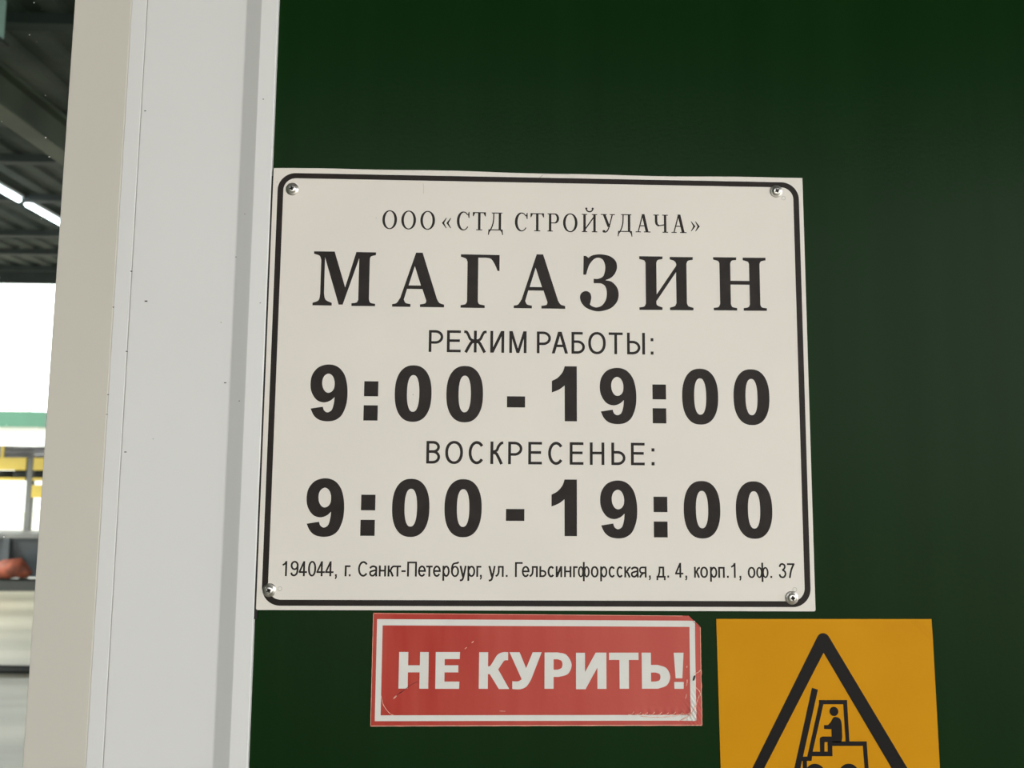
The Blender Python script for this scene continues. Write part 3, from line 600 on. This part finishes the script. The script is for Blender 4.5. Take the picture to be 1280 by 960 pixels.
# worn pale edges, creases and the little black hole
p = Drape(0)
dline(p, [(102.9, -99.9), (395.6, -99.6)], .7); dline(p, [(395.9, -99.4), (395.9, -15)], .55); dline(p, [(102.8, -99.6), (102.8, -4)], .45)
dline(p, [(103, -3.3), (380, -4.9)], .4)
onsign(p.build('worn_edge', M_redpale, None), red)
def crease(pts, r, m):
    q = smooth(pts, 5); b = MB()
    b.tube([(x / 1000, YR - bulge(x, z) / 1000 - .00008, Z0 + z / 1000) for x, z in q], [r / 1000 * random.uniform(.5, 1.2) for _ in q], 6)
    onsign(b.build('crease', m, None), red)
crease([(122.3, -76.5), (124.8, -74.2)], .55, M_crease)
crease([(125, -74), (128.5, -71.5), (133, -68.5)], .4, M_creasedark)
crease([(133, -68.3), (138, -64.6), (143.6, -62)], .3, M_creasedark)
for k in range(5):
    x = 181.5 + k * 3; crease([(x, -36.6 + k * 2.6), (x + 1.7, -35.2 + k * 2.6)], .35, (M_creasedark, M_crease)[k % 2])
crease([(111.2, -74), (113.5, -82), (119, -89), (124.5, -91.5)], .28, M_crease)
crease([(216, -87.4), (221, -87.6)], .25, M_crease)
crease([(382.5, -66), (383.2, -63), (383.3, -60.5)], .4, M_crease); crease([(381.6, -77), (382.6, -73)], .35, M_crease); crease([(383, -50), (383.3, -48.8)], .5, M_crease)
for k in range(9):
    x = 330 + k * 6.2; crease([(x, -90.6 + .3 * math.sin(k)), (x + 3.3, -90.2), (x + 5.2, -88.4 + .4 * math.cos(k * 2))], .4, M_crease)
crease([(341, -91.8), (356, -92.8), (372, -91.6), (380, -89.6)], .35, M_crease)
crease([(375, -96), (381, -93.5), (385.5, -90), (389.5, -84), (392.5, -77.5), (394, -73.5)], .55, M_crease)
crease([(384.6, -90.5), (386.4, -85), (386.5, -79)], .35, M_crease); crease([(390.6, -67), (394.2, -70.5), (395, -74.5)], .4, M_crease)
crease([(389.6, -55), (393, -54.2), (395.6, -52)], .4, M_crease)
p = Drape(-.0002); p.fill([(388.0, -61.2), (389.6, -61.0), (390.6, -58.4), (390.8, -56.4), (389.2, -56.9), (388.4, -59)]); tag(onsign(p.build('puncture', M_recess, None), red), 'tiny black hole in the white outline')
crease([(389.5, -9.6), (392.5, -12.4), (396.0, -14.6)], .3, M_creasedark)

# ------------------------------------------------------------------ yellow forklift warning sticker
yl = empty('hazard_sticker', (.4105, .004, Z0 - .2)); tag(yl, 'amber yellow sticker with a black triangle around a seated forklift driver pictogram', 'sticker')
YY = .0034
b = MB()
e = [(410.6, -7.5), (607.8, -7.2), (608.3, -26), (609.4, -136), (609.8, -206.5), (412.9, -207)]
ev = [(x / 1000, Z0 + z / 1000) for x, z in e]; n = len(ev)
b.add([(x, YY, z) for x, z in ev] + [(x, .004, z) for x, z in ev], [tuple(range(n)), tuple(range(n, 2 * n))] + [(i, (i + 1) % n, (i + 1) % n + n, i + n) for i in range(n)])
onsign(b.build('vinyl', M_yel, None), yl)
YI = YY - .00006
p = Print(YI)
def rounded_tri(ax, az, bl, br, bz, r):
    P = [Vector((ax, az)), Vector((br, bz)), Vector((bl, bz))]; out = []
    for i in range(3):
        a, c_, d = P[i - 1], P[i], P[(i + 1) % 3]
        u = (a - c_).normalized(); v = (d - c_).normalized(); half = u.angle(v) / 2
        cen = c_ + (u + v).normalized() * (r / math.sin(half)); t1 = c_ + u * (r / math.tan(half)); t2 = c_ + v * (r / math.tan(half))
        a1 = math.atan2(*(t1 - cen).yx); a2 = math.atan2(*(t2 - cen).yx)
        while a2 > a1: a2 -= 2 * PI
        if a1 - a2 > PI: a2 += 2 * PI
        out += [(cen.x + r * math.cos(a1 + (a2 - a1) * k / 8), cen.y + r * math.sin(a1 + (a2 - a1) * k / 8)) for k in range(9)]
    return out
p.fill(rounded_tri(507.4, -13.6, 417.6, 604.2, -178, 6.0), [(507.5, -37.0), (583.6, -168.0), (433.2, -168.0)])
onsign(p.build('warning_triangle', M_yelink, None), yl)
p = Print(YI)
p.fill([(495.9, -67.5), (501.4, -69.1), (479.0, -153.5), (473.6, -153.5)])                     # mast
p.fill([(479.0, -150.5), (479.0, -155.5), (456, -155.5), (456, -152.5), (473.0, -150.5)])        # forks
p.fill([(502.8, -78.1), (506.9, -78.1), (494.9, -122.6), (493.7, -130.4), (483.6, -130.4), (484.6, -126.7), (489.9, -126.7)])
p.rect(501.9, 527.5, -81.8, -78.1)
p.fill([(523.7, -78.1), (527.5, -78.1), (528.4, -114.5), (524.9, -114.5)])
p.rect(493.8, 512.7, -126.4, -122.5); p.rect(508.5, 512.7, -126.4, -113.8); p.rect(512.0, 544.0, -117.7, -113.8)
p.fill([(540.2, -115), (544.0, -113.8), (545.2, -146.0), (541.6, -146.0)]); p.rect(506, 518, -145.5, -142); p.rect(536, 545.2, -146, -142)
p.rect(485.6, 489.5, -144, -130)
for cx in (496.6, 527.0): p.fill(superell(cx, -142.0, 9.2, 9.2), superell(cx, -142.0, 4.6, 4.6))
p.fill(superell(515.2, -88.0, 4.05, 4.05))
p.fill(spl([(512.7, -96.0), (514.6, -93.2, 1), (517.2, -92.8, 1), (520.5, -94.4, 1), (521.9, -98.6, 1), (522.1, -110.2), (521.4, -113.4, 1), (520.3, -114.6), (512.2, -114.6), (512.5, -103.3), (505.8, -103.1), (505.8, -99.8), (509.6, -99.7), (511.8, -97.4)]))
p.fill(spl([(512.6, -109.6), (504.6, -109.6), (502.2, -110.4, 1), (501.6, -112.4), (501.5, -123.0), (505.5, -123.0), (505.9, -114.4), (508.8, -114.4), (512.6, -115)]))
onsign(p.build('pictogram', M_yelink, None), yl)
b = MB()
for a, c_ in (((588, -8.5), (607.5, -26)), ((592.5, -8), (607.6, -21)), ((597, -8.2), (600, -11))):
    b.tube([(a[0] / 1000, YY, Z0 + a[1] / 1000), (c_[0] / 1000, YY, Z0 + c_[1] / 1000)], .00022, 6)
onsign(b.build('crease', M_yel, None), yl)

# ------------------------------------------------------------------ canopy over the yard (behind the glass and over the viewer)
ce = MB(); x = -11.5
vs = []; prof = []
while x < 7.0:
    prof += [(x, 4.60), (x + .12, 4.60), (x + .15, 4.64), (x + .27, 4.64)]; x += .30
for yy in (-6.5, 11.6):
    vs += [(px, yy, pz) for px, pz in prof]
n = len(prof)
ce.add(vs, [(i, i + 1, i + 1 + n, i + n) for i in range(n - 1)])
ce.box(-11.5, 7, -6.5, 11.6, 4.66, 4.70)
cei = ce.build('ceiling', M_deck); cei['kind'] = 'structure'
for k, yy in enumerate([-6.3, -4.2, -2.1, 0, 1.5, 3.0, 4.45, 6.05, 6.96, 8.135, 9.56, 10.5, 11.5]):
    MB().box(-11.5, 7, yy - .05, yy + .05, 4.525, 4.60).build('purlin', M_purlin, cei)
for xx in (-9.6, -3.38, 3.0):
    q = MB(); q.box(xx - .09, xx + .09, -6.5, 11.6, 4.39, 4.42).box(xx - .09, xx + .09, -6.5, 11.6, 4.12, 4.15).box(xx - .012, xx + .012, -6.5, 11.6, 4.15, 4.39)
    tag(q.build('beam', M_beam, cei), 'grey-green steel beam running away from the wall')
MB().box(-11.5, 7, 11.6, 11.66, 4.36, 4.72).build('edge_trim', M_purlin, cei)
for xx, yy in ((-9.6, 11.3), (3.0, 11.3), (-9.6, -6.2), (3.0, -6.2)):
    tag(MB().box(xx - .09, xx + .09, yy - .09, yy + .09, 0, 4.12).build('column', M_beam, cei), 'steel column under the canopy')

for k, (ya, yb) in enumerate(((7.05, 8.07), (8.20, 9.45))):
    L = empty('tube_lamp', (-5.10, ya, 4.50)); tag(L, ('lit white tube lamp under the dark canopy, its far end at the gap', 'lit white tube lamp under the dark canopy, running from the gap to the window frame')[k], 'lamp', 'tube lamps hanging in one line under the canopy')
    for nm, m, bx in (('housing', M_lampbody, (-.05, .05, 0, yb - ya, .045, .075)),):
        MB().box(*bx).build(nm, m, L)
    MB().tube([(0, .01, .018), (0, yb - ya - .01, .018)], .027, 12).build('tube', M_tube, L, smooth=True)
    MB().tube([(0, .15, .075), (0, .15, .1)], .01).build('hanger', M_purlin, L); MB().tube([(0, yb - ya - .15, .075), (0, yb - ya - .15, .1)], .01).build('hanger', M_purlin, L)
d = empty('hanging_duct', (-2.985, 4.0, 4.21)); tag(d, 'pale teal metal duct hanging from the canopy at the top left corner', 'duct')
MB().box(-.14, .10, -.12, .12, .02, .30).build('duct_body', M_teal, d, bevel=.01); MB().box(-.16, .12, -.14, .14, 0, .02).build('flange', M_purlin, d)

# ------------------------------------------------------------------ yard behind the glass
def tagbox(name, label, cat, loc, group=None):
    return tag(empty(name, loc), label, cat, group)
rk = tagbox('storage_rack', 'yellow steel storage rack with grey posts standing in the bright yard', 'rack', (-6.0, 10.35, 0))
for px in (-3.0, -.05, 2.9):
    for dy in (0, .85):
        MB().box(px - .035, px + .035, dy - .04, dy + .04, 0, 1.638).build('post', M_greysteel, rk)
for z0_, z1_, lab in ((1.47, 1.64, 1), (1.33, 1.37, 0), (1.10, 1.27, 1)):
    for xa, xb in ((-2.95, -.1), (0, 2.85)):
        if z0_ < 1.2 and xa < -1: continue
        for dy in (-.03, .83):
            MB().box(xa, xb, dy - .02, dy + .02, z0_, z1_).build('beam', M_yellow, rk)
for xa, xb in ((-2.95, -.1), (0, 2.85)):
    MB().box(xa, xb, -.01, .81, 1.325, 1.335).build('shelf_deck', M_greysteel, rk)
# grey bundles on top, charcoal rolls on the lower deck
def bundle(x0_, x1_, z, label):
    o = tagbox('board_bundle', label, 'bundle', ((x0_ + x1_) / 2, 10.75, z), 'wrapped board bundles on top of the rack')
    hw = (x1_ - x0_) / 2
    for k in range(3): MB().box(-hw + random.uniform(0, .06), hw - random.uniform(0, .06), -.36, .36, k * .055, k * .055 + .045).build('board', M_greypack, o)
    for xx in (-hw * .5, hw * .5): MB().box(xx - .02, xx + .02, -.37, .37, -.001, .162).build('strap', M_yellow, o)
bundle(-8.85, -6.95, 1.641, 'grey board bundle on the left of the rack top'); bundle(-6.9, -5.2, 1.641, 'grey board bundle on the middle of the rack top'); bundle(-5.15, -3.3, 1.641, 'grey board bundle on the right of the rack top')
for k, (xa, xb, r) in enumerate(((-8.8, -6.45, .068), (-6.41, -4.9, .071), (-4.85, -3.3, .066))):
    o = tag(MB().tube([(xa + (xb - xa) * t / 14, 10.6, 1.375 - .04 + r) for t in range(15)], [r * random.uniform(.85, 1.0) for _ in range(15)], 14).build('felt_roll', M_darkpack, smooth=True),
            ('charcoal roofing felt roll on the left half of the rack deck', 'charcoal felt roll passing behind the grey rack post', 'charcoal felt roll at the right end of the rack')[k], 'roll', 'dark rolls lying on the rack deck')
t = tagbox('steel_trough', 'slate grey steel skip at the foot of the yellow rack', 'skip', (-6.6, 9.95, 0))
q = MB(); q.add([(-2.5, -.28, .62), (2.4, -.28, .62), (2.2, -.2, .12), (-2.3, -.2, .12), (-2.5, .22, .62), (2.4, .22, .62), (2.2, .15, .12), (-2.3, .15, .12)],
                [(0, 1, 2, 3), (4, 5, 6, 7), (1, 5, 6, 2), (0, 4, 7, 3), (2, 6, 7, 3)]); q.build('tub', M_trough, t)
MB().box(-2.53, 2.43, -.31, .25, .62, .67).build('rim', M_greysteel, t)
for xx in (-2.0, -.6, .7, 1.9): MB().box(xx - .04, xx + .04, -.31, -.24, .12, .62).build('rib', M_trough, t)
for xx in (-1.9, 0, 1.9): MB().box(xx - .5, xx + .5, -.25, .2, 0, .12).build('skid', M_black, t)
tag(MB().box(-6.9, -5.0, 9.38, 9.60, 0, .12).build('runner_board', M_black), 'black runner board on the ground under the rusty sack', 'board')
s = MB(); s.tube([(-6.05, 9.49, .17), (-5.95, 9.49, .20), (-5.8, 9.49, .25), (-5.65, 9.49, .27), (-5.5, 9.49, .19)], [.03, .07, .12, .13, .05], 10)
tag(s.build('rusty_sack', M_rust, smooth=True), 'rusty red lumpy sack lying in front of the grey skip', 'sack')
tag(MB().box(-5.75, -5.35, 11.6, 11.9, 0, .85).build('plastic_drum', M_cardyellow, bevel=.05), 'yellow plastic container behind the rack', 'container')
k = tagbox('kiosk_building', 'white kiosk with a flat green fascia far across the yard', 'building', (-18.5, 25, 0))
MB().box(-6, 4.3, 0, 6, 0, 2.7).build('wall', M_white, k); MB().box(-6.4, 4.65, -.35, 6.3, 2.67, 3.15).build('fascia', M_fgreen, k)
MB().box(-6.42, 4.2, -.36, -.3, 3.15, 3.2).build('roof_edge', M_white, k); MB().box(-1.0, .0, -.03, .05, 0, 2.1).build('entrance', M_greysteel, k)
cb = MB().tube([(-9 + i * .6, 5.50 + .03 * math.sin(i) + .004 * i, .03) for i in range(16)], .03, 8)
tag(cb.build('power_cable', M_black, smooth=True), 'thick black cable lying across the concrete behind the window', 'cable')
